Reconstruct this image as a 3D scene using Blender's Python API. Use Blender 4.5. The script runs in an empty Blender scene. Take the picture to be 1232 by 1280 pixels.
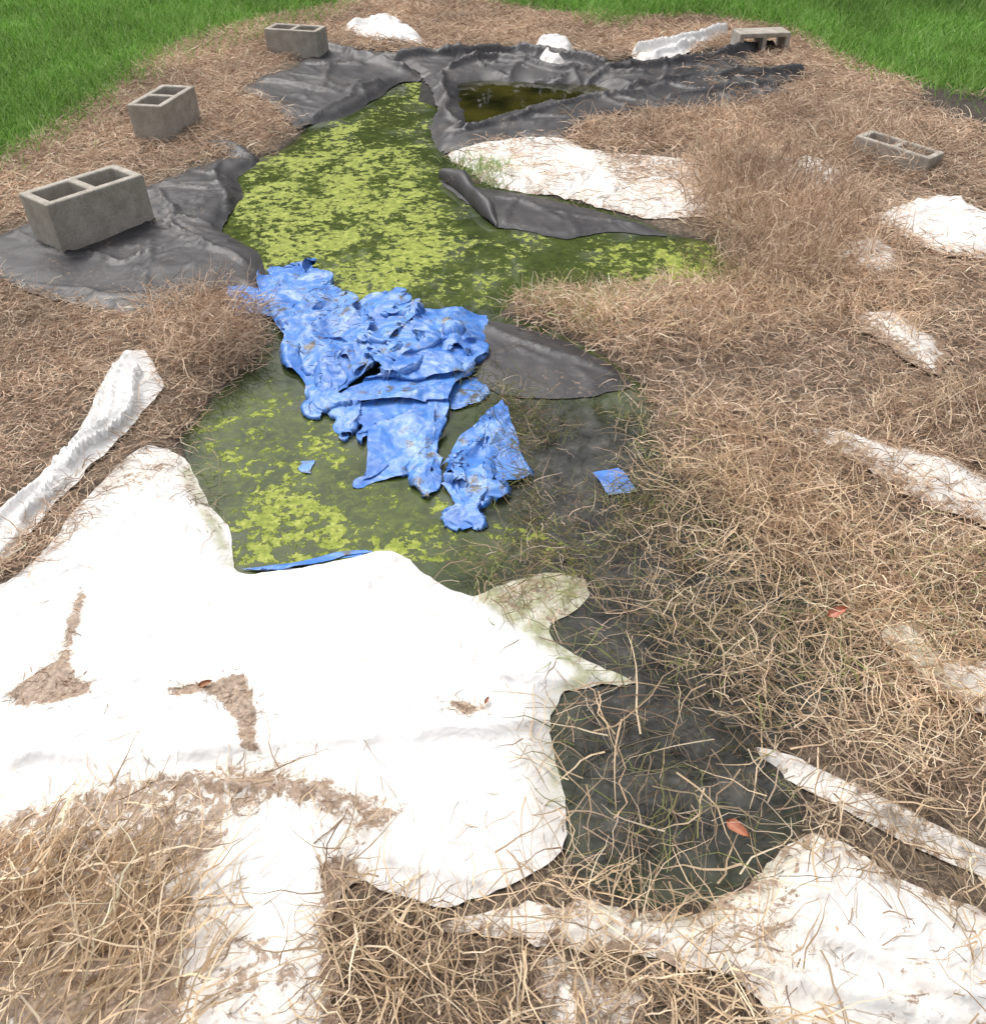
import bpy, math, numpy as np
from mathutils import Vector, geometry
rng=np.random.default_rng(7)
# ---------------- camera model / survey conversion (measurements of the reference -> metres on the ground)
F=1050.0; TH=math.atan(915/1050.0); CH=1.45
def gp(px,py,z=0.0):
    xn=(px-616)/F; yn=(640-py)/F
    t=(CH-z)/(math.sin(TH)-yn*math.cos(TH))
    return (t*xn, t*(math.cos(TH)+yn*math.sin(TH)))
def GP(L): return np.array([gp(*p) for p in L])
# ---------------- numpy noise
TAB=rng.random((8,256,256))
def vn(x,y,s=0):
    T=TAB[s%8]; x=x+s*17.3; y=y+s*9.1
    xi=np.floor(x).astype(int); yi=np.floor(y).astype(int); fx=x-xi; fy=y-yi
    fx=fx*fx*(3-2*fx); fy=fy*fy*(3-2*fy)
    a=T[xi&255,yi&255]; b=T[(xi+1)&255,yi&255]; c=T[xi&255,(yi+1)&255]; d=T[(xi+1)&255,(yi+1)&255]
    return (a*(1-fx)+b*fx)*(1-fy)+(c*(1-fx)+d*fx)*fy
def fbm(x,y,sc,s=0,o=4):
    r=0;a=1;t=0
    for i in range(o):
        r=r+a*vn(x*sc,y*sc,s+i); t+=a; a*=.5; sc*=2.03
    return r/t
def ridged(x,y,sc,s=0,o=3):
    r=0;a=1;t=0
    for i in range(o):
        r=r+a*(1-np.abs(2*vn(x*sc,y*sc,s+i)-1)); t+=a; a*=.5; sc*=2.1
    return r/t
def sm(a,b,x):
    t=np.clip((x-a)/(b-a),0,1); return t*t*(3-2*t)
def inside(P,x,y):
    r=np.zeros(x.shape,bool); n=len(P)
    for i in range(n):
        x1,y1=P[i]; x2,y2=P[(i+1)%n]
        if y1==y2: continue
        c=((y1>y)!=(y2>y))&(x<(x2-x1)*(y-y1)/(y2-y1)+x1)
        r^=c
    return r
def dline(P,x,y,closed=True):
    d=np.full(x.shape,1e9); n=len(P)
    for i in range(n if closed else n-1):
        x1,y1=P[i]; x2,y2=P[(i+1)%n]; dx=x2-x1; dy=y2-y1
        t=np.clip(((x-x1)*dx+(y-y1)*dy)/(dx*dx+dy*dy+1e-12),0,1)
        d=np.minimum(d,(x-x1-t*dx)**2+(y-y1-t*dy)**2)
    return np.sqrt(d)
def sd(P,x,y): return np.where(inside(P,x,y),1,-1)*dline(P,x,y)
def smooth_poly(P,k=4,amp=.006,seed=0):
    P=np.array(P); n=len(P); out=[]
    for i in range(n):
        p0,p1,p2,p3=P[i-1],P[i],P[(i+1)%n],P[(i+2)%n]
        m=max(2,int(np.linalg.norm(p2-p1)/.015)); m=min(m,50)
        for j in range(m):
            t=j/m
            c=.5*((2*p1)+(-p0+p2)*t+(2*p0-5*p1+4*p2-p3)*t*t+(-p0+3*p1-3*p2+p3)*t**3)
            l=p1*(1-t)+p2*t
            out.append(.5*c+.5*l)
    O=np.array(out); a=O[:,0].copy(); b=O[:,1].copy()
    O[:,0]+=(fbm(a,b,14,seed)-.5)*amp*4+(fbm(a,b,50,seed+1,2)-.5)*amp*1.2
    O[:,1]+=(fbm(a,b,14,seed+3)-.5)*amp*4+(fbm(a,b,50,seed+2,2)-.5)*amp*1.2
    return O
# ---------------- outlines
POND=GP([(525,98),(500,101),(470,120),(430,140),(390,150),(375,165),(355,182),(325,192),(295,215),(300,240),(275,285),(318,310),(330,345),(335,400),(325,440),(270,490),(230,540),(240,575),(258,620),(285,655),(298,708),(440,690),(490,680),(540,718),(600,742),(650,775),(720,815),(785,848),(710,858),(690,890),(705,960),(710,1040),(730,1085),(800,1120),(900,1112),(960,1060),(1000,1015),(985,955),(945,915),(1010,900),(1060,860),(1085,800),(1000,720),(900,660),(850,600),(810,540),(805,480),(760,445),(700,412),(640,392),(612,392),(640,368),(690,357),(760,362),(830,348),(900,352),(912,320),(890,298),(840,290),(800,272),(720,248),(640,232),(575,222),(600,207),(560,195),(538,160),(547,130),(520,122)])
POOL=GP([(563,99),(600,94),(750,99),(788,114),(700,124),(650,140),(600,154),(577,158),(566,130)])
BACKL=GP([(395,60),(640,64),(960,62),(970,110),(900,138),(720,165),(555,190),(400,160),(320,125)])
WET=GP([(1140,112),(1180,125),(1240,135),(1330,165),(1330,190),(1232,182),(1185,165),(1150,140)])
BROWN=GP([(-700,480),(-300,330),(0,208),(60,170),(120,128),(200,72),(270,42),(380,17),(440,4),(520,-8),(610,6),(680,18),(770,25),(890,25),(1000,45),(1060,80),(1150,118),(1232,130),(1500,200),(1900,330),(1900,1500),(-700,1500)])
ZW=-0.02
GX0,GX1,GY0,GY1,GS=-7.,7.,-.6,11.,.02
gx=np.arange(GX0,GX1+GS/2,GS); gy=np.arange(GY0,GY1+GS/2,GS)
XX,YY=np.meshgrid(gx,gy,indexing='ij')
def hraw(X,Y):
    b=-.002+.025*fbm(X,Y,1.6,1,4)+.015*fbm(X,Y,7,2,3)
    near=(X>GX0-.5)&(X<GX1+.5)&(Y>GY0-.5)&(Y<GY1+.5)
    D=np.full(X.shape,-3.0)
    D[near]=np.maximum(sd(POND,X[near],Y[near]),sd(POOL,X[near],Y[near]))
    out=ZW+(1-np.exp(np.minimum(D,0)/.10))*(b-ZW)
    inn=ZW-.16*sm(0,.25,D)-.2*np.clip(D,0,.04)
    bank=.05*sm(.9,2.4,X)*sm(-.05,-.6,D)*sm(0,1,Y)*sm(6.5,4,Y)
    return np.where(D<0,out+bank,inn),D
HH,DD=hraw(XX,YY)
def lut(A,x,y):
    u=np.clip((x-GX0)/GS,0,len(gx)-1.001); v=np.clip((y-GY0)/GS,0,len(gy)-1.001)
    i=u.astype(int); j=v.astype(int); fu=u-i; fv=v-j
    return (A[i,j]*(1-fu)+A[i+1,j]*fu)*(1-fv)+(A[i,j+1]*(1-fu)+A[i+1,j+1]*fu)*fv
def H(x,y): return lut(HH,x,y)
def H1(x,y): return float(H(np.array([x]),np.array([y]))[0])
# ---------------- materials
def newmat(n):
    m=bpy.data.materials.new(n); m.use_nodes=True; nt=m.node_tree; nt.nodes.clear()
    o=nt.nodes.new('ShaderNodeOutputMaterial'); b=nt.nodes.new('ShaderNodeBsdfPrincipled')
    nt.links.new(b.outputs[0],o.inputs[0]); return m,nt,b
class NB:
    def __init__(s,nt): s.nt=nt; s.tc=nt.nodes.new('ShaderNodeTexCoord').outputs['Object']
    def n(s,t,**k):
        x=s.nt.nodes.new(t)
        for a,b in k.items(): setattr(x,a,b)
        return x
    def l(s,a,b): s.nt.links.new(a,b)
    def noise(s,sc,det=4,rough=.55,dist=0,vec=None):
        x=s.n('ShaderNodeTexNoise'); s.l(vec or s.tc,x.inputs['Vector'])
        x.inputs['Scale'].default_value=sc; x.inputs['Detail'].default_value=det; x.inputs['Roughness'].default_value=rough; x.inputs['Distortion'].default_value=dist
        return x.outputs['Fac']
    def ramp(s,f,stops):
        x=s.n('ShaderNodeValToRGB'); s.l(f,x.inputs[0]); e=x.color_ramp.elements
        while len(e)<len(stops): e.new(.5)
        for i,(p,c) in enumerate(stops):
            e[i].position=p; e[i].color=(c,c,c,1) if isinstance(c,(int,float)) else (*c,1)
        return x.outputs[0]
    def mix(s,f,a,b,mode='MIX'):
        x=s.n('ShaderNodeMix',data_type='RGBA',blend_type=mode)
        for v,i in ((f,0),(a,6),(b,7)):
            if hasattr(v,'links'): s.l(v,x.inputs[i])
            else: x.inputs[i].default_value=v if i==0 else (*v,1)
        return x.outputs[2]
    def math(s,op,a,b=0):
        x=s.n('ShaderNodeMath',operation=op)
        for v,i in ((a,0),(b,1)):
            if hasattr(v,'links'): s.l(v,x.inputs[i])
            else: x.inputs[i].default_value=v
        return x.outputs[0]
    def mr(s,v,a,b,c=0,d=1):
        x=s.n('ShaderNodeMapRange'); x.interpolation_type='SMOOTHSTEP'; s.l(v,x.inputs[0])
        for k,i in zip((a,b,c,d),(1,2,3,4)): x.inputs[i].default_value=k
        return x.outputs[0]
    def attr(s,n): return s.n('ShaderNodeAttribute',attribute_name=n)
    def bump(s,h,st,dist,bsdf,prev=None):
        x=s.n('ShaderNodeBump'); x.inputs['Strength'].default_value=st; x.inputs['Distance'].default_value=dist
        s.l(h,x.inputs['Height'])
        if prev: s.l(prev,x.inputs['Normal'])
        s.l(x.outputs[0],bsdf.inputs['Normal']); return x.outputs[0]
def mat_ground():
    m,nt,b=newmat('soil_thatch'); N=NB(nt)
    n2=N.noise(70,7,.8,.6); n3=N.noise(9,5,.7)
    soil=N.ramp(n2,[(.35,(.07,.052,.038)),(.48,(.22,.165,.12)),(.56,(.38,.29,.21)),(.68,(.60,.48,.36))])
    soil=N.mix(N.mr(n3,.5,.62,0,.5),soil,(.12,.088,.064))
    green=N.ramp(N.noise(30,5,.7),[(.3,(.06,.12,.02)),(.55,(.13,.26,.04)),(.75,(.20,.36,.07))])
    c=N.mix(N.attr('lawn').outputs['Fac'],soil,green)
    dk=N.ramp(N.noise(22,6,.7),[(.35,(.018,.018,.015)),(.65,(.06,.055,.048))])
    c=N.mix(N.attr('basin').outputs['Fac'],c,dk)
    N.l(c,b.inputs['Base Color']); b.inputs['Roughness'].default_value=.9
    N.bump(n2,1,.02,b); return m
def mat_liner():
    m,nt,b=newmat('black_liner'); N=NB(nt)
    n=N.noise(3.5,5,.6,.5); d=N.noise(60,4,.7)
    c=N.ramp(n,[(.3,(.024,.023,.026)),(.6,(.042,.040,.043)),(.8,(.070,.062,.056))])
    dirt=N.math('MULTIPLY',N.mr(d,.54,.72),N.mr(N.noise(5,3),.46,.62))
    c=N.mix(dirt,c,(.22,.16,.11))
    N.l(c,b.inputs['Base Color']); N.l(N.ramp(n,[(.3,.42),(.7,.6)]),b.inputs['Roughness']); b.inputs['Specular IOR Level'].default_value=.45
    p=N.bump(N.noise(3,3,.5,2.),.35,.03,b); p=N.bump(N.noise(12,3,.5,2.2),.12,.01,b,p); N.bump(N.noise(220,2),.12,.002,b,p); return m
def mat_white():
    m,nt,b=newmat('white_fabric'); N=NB(nt)
    n=N.noise(2.2,5,.6)
    c=N.ramp(n,[(.3,(.60,.59,.58)),(.55,(.70,.69,.675)),(.8,(.67,.65,.625))])
    d=N.attr('dirt').outputs['Fac']
    f=N.noise(38,7,.75,.6); g=N.noise(7,5,.65)
    mk=N.math('ADD',d,N.math('MULTIPLY',N.math('SUBTRACT',f,.5),2.0))
    mk=N.math('ADD',mk,N.math('MULTIPLY',N.math('SUBTRACT',g,.5),.7))
    mask=N.mr(mk,.5,.68)
    dc=N.ramp(N.noise(110,4,.7),[(.3,(.12,.08,.05)),(.55,(.31,.22,.155)),(.75,(.48,.38,.28))])
    stain=N.mr(N.math('ADD',N.math('MULTIPLY',d,.8),N.math('MULTIPLY',N.math('SUBTRACT',g,.5),.9)),.05,.5,0,.5)
    c=N.mix(stain,c,(.57,.50,.41))
    gr=N.attr('green').outputs['Fac']
    c=N.mix(N.math('MULTIPLY',gr,N.mr(N.noise(25,4),.35,.6,.3,.95)),c,(.28,.29,.13))
    c=N.mix(mask,c,dc)
    spk=N.mr(N.noise(140,3,.8),.70,.76,0,.7)
    c=N.mix(spk,c,(.3,.2,.13))
    N.l(c,b.inputs['Base Color']); b.inputs['Roughness'].default_value=.55
    p=N.bump(N.noise(4,3,.5,2.2),.45,.03,b); p=N.bump(N.noise(13,2,.5,3.),.25,.009,b,p)
    N.bump(N.math('ADD',mask,f),.25,.003,b,p); return m
def mat_blue():
    m,nt,b=newmat('blue_poly_tarp'); N=NB(nt)
    n=N.noise(7,4,.6)
    c=N.ramp(n,[(.3,(.035,.13,.44)),(.5,(.055,.19,.57)),(.72,(.11,.28,.66))])
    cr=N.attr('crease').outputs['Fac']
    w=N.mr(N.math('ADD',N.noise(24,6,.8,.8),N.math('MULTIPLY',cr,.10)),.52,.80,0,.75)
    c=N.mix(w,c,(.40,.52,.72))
    d=N.math('MULTIPLY',N.mr(N.noise(26,6,.8),.5,.6),N.mr(N.noise(7,3),.50,.6))
    c=N.mix(d,c,(.10,.085,.055))
    N.l(c,b.inputs['Base Color']); b.inputs['Roughness'].default_value=.40
    v=N.n('ShaderNodeTexVoronoi'); N.l(N.tc,v.inputs['Vector']); v.inputs['Scale'].default_value=30
    p=N.bump(v.outputs['Distance'],.25,.009,b)
    wv=N.n('ShaderNodeTexWave'); N.l(N.tc,wv.inputs[0]); wv.inputs['Scale'].default_value=120; wv.inputs['Distortion'].default_value=2
    N.bump(wv.outputs['Fac'],.2,.001,b,p); return m
def mat_water():
    m,nt,b=newmat('pond_water'); N=NB(nt)
    a=N.attr('algae').outputs['Fac']; dk=N.attr('clear').outputs['Fac']; pl=N.attr('pool').outputs['Fac']
    wc=N.ramp(N.noise(7,5,.65,.6),[(.3,(.020,.028,.014)),(.55,(.045,.06,.022)),(.75,(.09,.11,.04))])
    sub=N.mr(N.noise(30,6,.75,.8),.42,.66,.15,1)
    wc=N.mix(N.math('MULTIPLY',sub,N.mr(a,.1,.8)),wc,(.11,.14,.028))
    gy_=N.mr(N.noise(4,4,.6,.5),.48,.64,0,.7)
    wc=N.mix(N.math('MULTIPLY',gy_,N.math('SUBTRACT',1.0,a)),wc,(.13,.145,.11))
    wc=N.mix(dk,wc,N.ramp(N.noise(14,6,.7),[(.35,(.018,.019,.017)),(.52,(.045,.045,.040)),(.68,(.10,.096,.085))]))
    wc=N.mix(pl,wc,N.ramp(N.noise(3,3),[(.35,(.010,.010,.004)),(.65,(.05,.045,.010))]))
    big=N.noise(4.0,4,.55,.8); f=N.noise(30,5,.6,.4); f2=N.noise(75,4,.75,.3)
    s=N.math('ADD',N.math('MULTIPLY',f,.75),N.math('MULTIPLY',big,.60))
    s=N.math('ADD',s,N.math('MULTIPLY',N.math('SUBTRACT',f2,.5),.42))
    s=N.math('ADD',s,N.math('MULTIPLY',a,.20))
    mask=N.mr(s,.835,.875); mask=N.math('MULTIPLY',mask,N.mr(a,.02,.12))
    ac=N.ramp(N.noise(42,6,.8),[(.32,(.11,.145,.018)),(.5,(.22,.265,.038)),(.66,(.42,.44,.12))])
    c=N.mix(mask,wc,ac)
    N.l(c,b.inputs['Base Color'])
    N.l(N.mr(mask,0,1,.04,.65),b.inputs['Roughness'])
    b.inputs['IOR'].default_value=1.33
    p=N.bump(N.noise(5,2),.12,.01,b); N.bump(N.math('ADD',mask,N.math('MULTIPLY',N.math('MULTIPLY',mask,N.noise(120,3)),.6)),.5,.004,b,p)
    return m
def mat_concrete():
    m,nt,b=newmat('concrete'); N=NB(nt)
    n=N.noise(14,5,.65); f=N.noise(130,4,.75)
    c=N.ramp(n,[(.3,(.29,.26,.215)),(.6,(.44,.40,.35)),(.8,(.54,.50,.44))])
    c=N.mix(N.mr(f,.35,.45,.55,0),c,(.14,.12,.10))
    N.l(c,b.inputs['Base Color']); b.inputs['Roughness'].default_value=.92
    N.bump(f,.7,.006,b); return m
def mat_col(name,rough=.75,trans=0.0):
    m,nt,b=newmat(name); N=NB(nt)
    N.l(N.attr('Col').outputs['Color'],b.inputs['Base Color']); b.inputs['Roughness'].default_value=rough
    b.inputs['Specular IOR Level'].default_value=.2
    if trans>0:
        t=N.n('ShaderNodeBsdfTranslucent'); N.l(N.attr('Col').outputs['Color'],t.inputs[0])
        mx=N.n('ShaderNodeMixShader'); mx.inputs[0].default_value=trans
        N.l(b.outputs[0],mx.inputs[1]); N.l(t.outputs[0],mx.inputs[2])
        o=[x for x in nt.nodes if x.type=='OUTPUT_MATERIAL'][0]; N.l(mx.outputs[0],o.inputs[0])
    return m
M_G=mat_ground(); M_L=mat_liner(); M_W=mat_white(); M_B=mat_blue(); M_WA=mat_water(); M_C=mat_concrete()
M_S=mat_col('dry_straw',.75,.25); M_GR=mat_col('green_blades',.6,.35)
# ---------------- mesh helpers
def np_mesh(name,V,Fc,mat,smooth=True,attrs=None,cols=None):
    me=bpy.data.meshes.new(name); V=np.asarray(V,np.float32); Fc=np.asarray(Fc,np.int32); k=Fc.shape[1]
    me.vertices.add(len(V)); me.vertices.foreach_set('co',V.ravel())
    me.loops.add(Fc.size); me.loops.foreach_set('vertex_index',Fc.ravel())
    me.polygons.add(len(Fc)); me.polygons.foreach_set('loop_start',np.arange(0,Fc.size,k,dtype=np.int32))
    me.polygons.foreach_set('use_smooth',np.full(len(Fc),smooth))
    me.update(calc_edges=True)
    for n,a in (attrs or {}).items():
        at=me.attributes.new(n,'FLOAT','POINT'); at.data.foreach_set('value',np.asarray(a,np.float32))
    if cols is not None:
        at=me.color_attributes.new('Col','FLOAT_COLOR','POINT')
        c=np.ones((len(V),4),np.float32); c[:,:3]=cols; at.data.foreach_set('color',c.ravel())
    me.materials.append(mat); ob=bpy.data.objects.new(name,me); bpy.context.collection.objects.link(ob); return ob
def grid_faces(nx,ny):
    i,j=np.meshgrid(np.arange(nx-1),np.arange(ny-1),indexing='ij'); a=(i*ny+j).ravel()
    return np.stack([a,a+ny,a+ny+1,a+1],1)
geo=np.array([.1*1.35**k for k in range(1,26)]).cumsum()
fx=np.arange(-7,7.001,.03); fy=np.arange(-.6,11,.03)
ax=np.concatenate([-7-geo[::-1],fx,7+geo]); ay=np.concatenate([-.6-geo[::-1],fy,fy[-1]+geo])
gX,gY=np.meshgrid(ax,ay,indexing='ij'); hz,hd=hraw(gX,gY)
hz=hz-.004
lawn=sm(.05,-.12,sd(BROWN,gX,gY)+(fbm(gX,gY,3,5)-.5)*.3)
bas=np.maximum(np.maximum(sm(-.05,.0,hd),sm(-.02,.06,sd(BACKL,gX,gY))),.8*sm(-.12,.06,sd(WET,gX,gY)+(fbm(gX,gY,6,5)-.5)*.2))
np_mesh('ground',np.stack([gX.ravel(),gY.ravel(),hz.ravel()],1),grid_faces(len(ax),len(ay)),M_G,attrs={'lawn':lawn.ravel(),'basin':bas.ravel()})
# water
wx=np.arange(-2.5,2.5,.02); wy=np.arange(.4,7.2,.02); WX,WY=np.meshgrid(wx,wy,indexing='ij')
D=np.maximum(sd(POND,WX,WY),sd(POOL,WX,WY))
ALG=[([(290,215),(400,165),(520,175),(555,235),(580,290),(560,330),(500,385),(430,385),(340,335),(275,285)],.98,.14),
([(480,300),(600,290),(640,380),(480,385)],.5,.1),
([(525,98),(540,150),(560,195),(520,200),(380,170),(450,130)],.45,.1),
([(505,98),(528,98),(540,130),(520,125)],1.,.03),([(370,165),(470,140),(480,150),(380,185)],.85,.06),
([(560,290),(640,280),(900,298),(905,350),(640,365),(600,380)],.45,.08),([(740,300),(910,290),(905,350),(760,345)],1.,.08),
([(230,520),(330,470),(400,500),(450,560),(560,620),(600,695),(298,712),(255,620)],.66,.10),([(560,650),(720,660),(720,700),(560,710)],.6,.08),
([(270,600),(500,600),(560,690),(300,712)],.8,.06)]
al=np.zeros(WX.shape)
for P,w,s in ALG: al=np.maximum(al,w*sm(-s,s,sd(GP(P),WX,WY)))
cl=np.zeros(WX.shape)
for P,w,s in [([(640,480),(800,520),(1100,800),(1000,1100),(700,1120),(690,850),(640,700)],1,.12)]: cl=np.maximum(cl,w*sm(-s,s,sd(GP(P),WX,WY)))
po=sm(-.12,0,sd(POOL,WX,WY))
fc=grid_faces(len(wx),len(wy)); keep=(D.ravel()[fc]>-.10).any(1); fc=fc[keep]
u,inv=np.unique(fc.ravel(),return_inverse=True)
np_mesh('pond_water',np.stack([WX.ravel(),WY.ravel(),np.full(WX.size,ZW)],1)[u],inv.reshape(-1,4),M_WA,attrs={'algae':al.ravel()[u],'clear':cl.ravel()[u],'pool':po.ravel()[u]})
# ---------------- sheets
def sheet(name,px,mat,res=.015,zoff=.006,ridges=(),wr=(.006,9),dirt=(),green=(),base=0.,edge=.006,seed=0,floor=None,cre=(10,.005,.012),edged=.0,lump=.8):
    P=smooth_poly(GP(px),amp=edge,seed=seed); R0=np.random.default_rng(seed+50)
    lo=P.min(0); hi=P.max(0)
    x=np.arange(lo[0],hi[0],res); y=np.arange(lo[1],hi[1],res)
    X,Y=np.meshgrid(x,y,indexing='ij'); X=X.ravel()+rng.normal(0,res*.12,X.size); Y=Y.ravel()+rng.normal(0,res*.12,Y.size)
    k=sd(P,X,Y)>res*.55; X=X[k];Y=Y[k]
    pts=[Vector(p) for p in P]+[Vector((a,b)) for a,b in zip(X,Y)]
    vs,es,fs,_,_,_=geometry.delaunay_2d_cdt(pts,[],[list(range(len(P)))],0,1e-5)
    V=np.array([(v.x,v.y) for v in vs]); Fc=np.array([f for f in fs if len(f)==3])
    C=V[Fc].mean(1); Fc=Fc[inside(P,C[:,0],C[:,1])]
    x=V[:,0];y=V[:,1]; d=np.maximum(dline(P,x,y),0)
    w=sm(0,.06,d)
    z=np.maximum(H(x,y),floor if floor is not None else -9)+zoff*(.35+.65*w)+w*wr[0]*(ridged(x,y,wr[1],seed,3)*1.6-.6+.5*fbm(x,y,wr[1]*3,seed+2,2))
    wxn=x+(fbm(x,y,4,seed+3,2)-.5)*.12; wyn=y+(fbm(x,y,4,seed+5,2)-.5)*.12
    n,ch,cw=cre; size=(hi-lo).max(); cz=np.zeros(x.shape)
    for i in range(n):
        c=P[R0.integers(len(P))]*.45+R0.uniform(lo,hi)*.55; a=R0.uniform(0,math.pi); L=R0.uniform(.2,.55)*size
        q=np.array([c-L/2*np.array([math.cos(a),math.sin(a)]),c+L/2*np.array([math.cos(a),math.sin(a)])])
        dd=dline(q,wxn,wyn,False); ww=cw*R0.uniform(.6,2)
        cz=np.maximum(cz,ch*R0.uniform(.4,1.3)*np.exp(-dd/ww))
    rz=np.zeros(x.shape)
    for pl,wd,ht in ridges:
        dd=dline(GP(pl),wxn,wyn,False)
        rz=np.maximum(rz,ht*np.exp(-(dd/wd)**1.6)*(.3+.7*sm(0,.03,d))*(1-lump/2+lump*fbm(x,y,8,seed+4,2)))
    z=z+cz*(.3+.7*w)+rz
    z=np.maximum(z,H(x,y)+.002)
    dv=np.full(x.shape,base)+edged*sm(.05,0,d)
    for DP,wt,s in dirt: dv=np.maximum(dv,wt*sm(-s,s,sd(GP(DP),x,y)))
    gv=np.zeros(x.shape)
    for DP,wt,s in green: gv=np.maximum(gv,wt*sm(-s,s,sd(GP(DP),x,y)))
    return np_mesh(name,np.stack([x,y,z],1),Fc,mat,attrs={'dirt':dv,'green':gv})
LN='black_pond_liner'
sheet(LN,[(-15,310),(20,292),(60,280),(180,240),(250,212),(305,193),(325,200),(296,216),(302,240),(276,285),(320,308),(333,330),(325,360),(290,360),(250,375),(205,398),(160,402),(110,390),(60,378),(20,362),(-10,345)],M_L,zoff=.012,
  ridges=[([(60,320),(150,340),(260,300)],.012,.012),([(190,250),(230,300),(300,330)],.012,.018),([(180,238),(260,245),(310,235)],.010,.018),([(270,200),(285,250),(290,290)],.012,.016),([(30,355),(120,385),(250,372)],.010,.012),([(140,300),(230,280),(270,285)],.010,.014)],wr=(.005,4.5),cre=(18,.012,.010),seed=1)
sheet(LN,[(395,60),(460,70),(500,82),(528,97),(498,101),(470,120),(430,142),(390,151),(370,160),(345,140),(320,125),(300,118),(330,100),(370,90),(385,72)],M_L,zoff=.012,ridges=[([(395,64),(450,78),(510,92)],.03,.04),([(330,110),(420,120),(480,105)],.02,.02)],wr=(.008,3),cre=(18,.018,.014),seed=2)
sheet(LN,[(440,66),(520,72),(580,74),(640,66),(700,70),(760,82),(860,74),(960,64),(972,70),(925,84),(960,92),(1000,96),(1010,104),(970,110),(985,124),(930,134),(900,142),(800,140),(735,160),(705,180),(650,176),(555,188),(536,160),(547,130),(528,97),(500,84)],M_L,zoff=.012,edge=.012,
  ridges=[([(500,82),(580,80),(640,73),(760,90)],.03,.07),([(560,90),(620,80),(720,92),(800,98)],.022,.04),([(760,94),(860,86),(960,68)],.028,.06),([(550,95),(558,130),(568,165)],.02,.03),([(580,168),(660,156),(720,134),(800,122)],.02,.03),([(780,114),(860,106),(990,104)],.025,.045),([(840,128),(900,122),(970,118)],.02,.035)],wr=(.008,3),cre=(32,.02,.014),seed=3)
sheet(LN,[(548,222),(580,226),(640,236),(720,252),(800,276),(835,290),(760,285),(708,294),(650,282),(620,280),(585,250)],M_L,zoff=.010,ridges=[([(620,245),(720,264),(800,282)],.015,.010)],wr=(.003,6),seed=4,floor=ZW,cre=(8,.008,.014))
sheet(LN,[(600,396),(640,400),(700,418),(760,450),(790,475),(740,490),(690,492),(640,490),(605,478),(588,450)],M_L,zoff=.010,ridges=[([(600,400),(680,425),(770,465)],.015,.010)],wr=(.003,6),seed=5,floor=ZW,cre=(9,.007,.012))
sheet(LN,[(255,178),(300,185),(325,195),(300,205),(270,190)],M_L,ridges=[([(255,182),(320,196)],.03,.02)],seed=6)
L0=np.array(gp(548,222)); L1=np.array(gp(626,282)); nu,nv=40,16
FV=[]
for i in range(nu):
    t=i/(nu-1); c=L0*(1-t)+L1*t+np.array([.02*math.sin(5*t),.015*math.sin(7*t+1)]); hh=.095*math.sin(math.pi*min(1,.15+t*.85))**.6*(1+.15*math.sin(11*t))
    for j in range(nv):
        q=j/(nv-1); ang=q*2.5; rr=hh*.55
        off=rr*(1-math.cos(ang))*.8; zz=rr*math.sin(ang)*1.25
        dirn=np.array([.75,.65]); p=c+dirn*off*(1+.2*math.sin(9*t)); FV.append((p[0],p[1],ZW+.012+max(0,zz)+.003*math.sin(23*t+3*q)))
np_mesh('liner_flap',FV,grid_faces(nu,nv),M_L)
WN='white_ground_sheet'
DIRT=[([(10,880),(60,845),(78,830),(100,750),(118,745),(92,830),(100,855),(125,862),(120,880),(80,892),(30,893)],.85,.014),
([(205,872),(250,862),(310,852),(322,880),(328,955),(305,950),(290,900),(262,878),(225,885)],.85,.014),
([(550,880),(590,885),(615,880),(610,900),(575,902)],.8,.014),
([(-60,1030),(60,1008),(200,972),(340,962),(420,985),(510,1018),(500,1040),(440,1080),(405,1075),(430,1045),(350,1012),(290,1040),(270,1090),(200,1120),(-60,1100)],.72,.04),
([(-60,1120),(60,1090),(250,1120),(232,1300),(-60,1300)],.95,.04),([(400,1080),(440,1075),(470,1115),(560,1150),(440,1310),(405,1310)],1.1,.03),
([(100,560),(240,560),(290,690),(220,600),(120,640)],.45,.04),([(240,1150),(400,1170),(410,1290),(240,1290)],.52,.05),([(640,880),(700,880),(705,1000),(660,1090),(640,960)],.3,.04),
([(595,700),(760,700),(745,800),(690,795),(600,745)],.50,.03)]
sheet(WN,[(-330,860),(-150,800),(0,738),(50,705),(100,640),(145,590),(185,560),(232,568),(258,620),(286,655),(298,711),(370,705),(440,692),(490,681),(540,720),(590,740),(620,728),(655,716),(700,709),(732,716),(738,737),(715,758),(690,775),(695,795),(730,818),(795,848),(740,852),(705,858),(688,890),(700,960),(712,1040),(690,1078),(640,1108),(560,1140),(500,1130),(455,1108),(432,1120),(420,1150),(412,1190),(428,1225),(412,1260),(420,1310),(-330,1310)],M_W,res=.010,zoff=.005,floor=ZW+.001,
  ridges=[([(300,715),(250,780),(150,830)],.014,.010),([(490,690),(420,800),(200,900)],.014,.010),([(780,850),(600,850),(450,800)],.010,.008),([(700,900),(500,940),(300,935),(0,960)],.014,.016),([(560,1100),(400,1000),(200,960)],.012,.012),([(20,740),(120,700),(230,600)],.012,.009),([(700,1040),(600,1000),(520,960)],.012,.010)],
  wr=(.004,3.2),cre=(40,.009,.008),dirt=DIRT,green=[([(235,570),(300,712),(285,712),(225,590)],.7,.012),([(590,700),(760,700),(800,850),(700,862),(700,1000),(690,1000),(685,870),(720,840),(600,750)],.85,.02)],seed=1,edge=.006,edged=.16)
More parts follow.
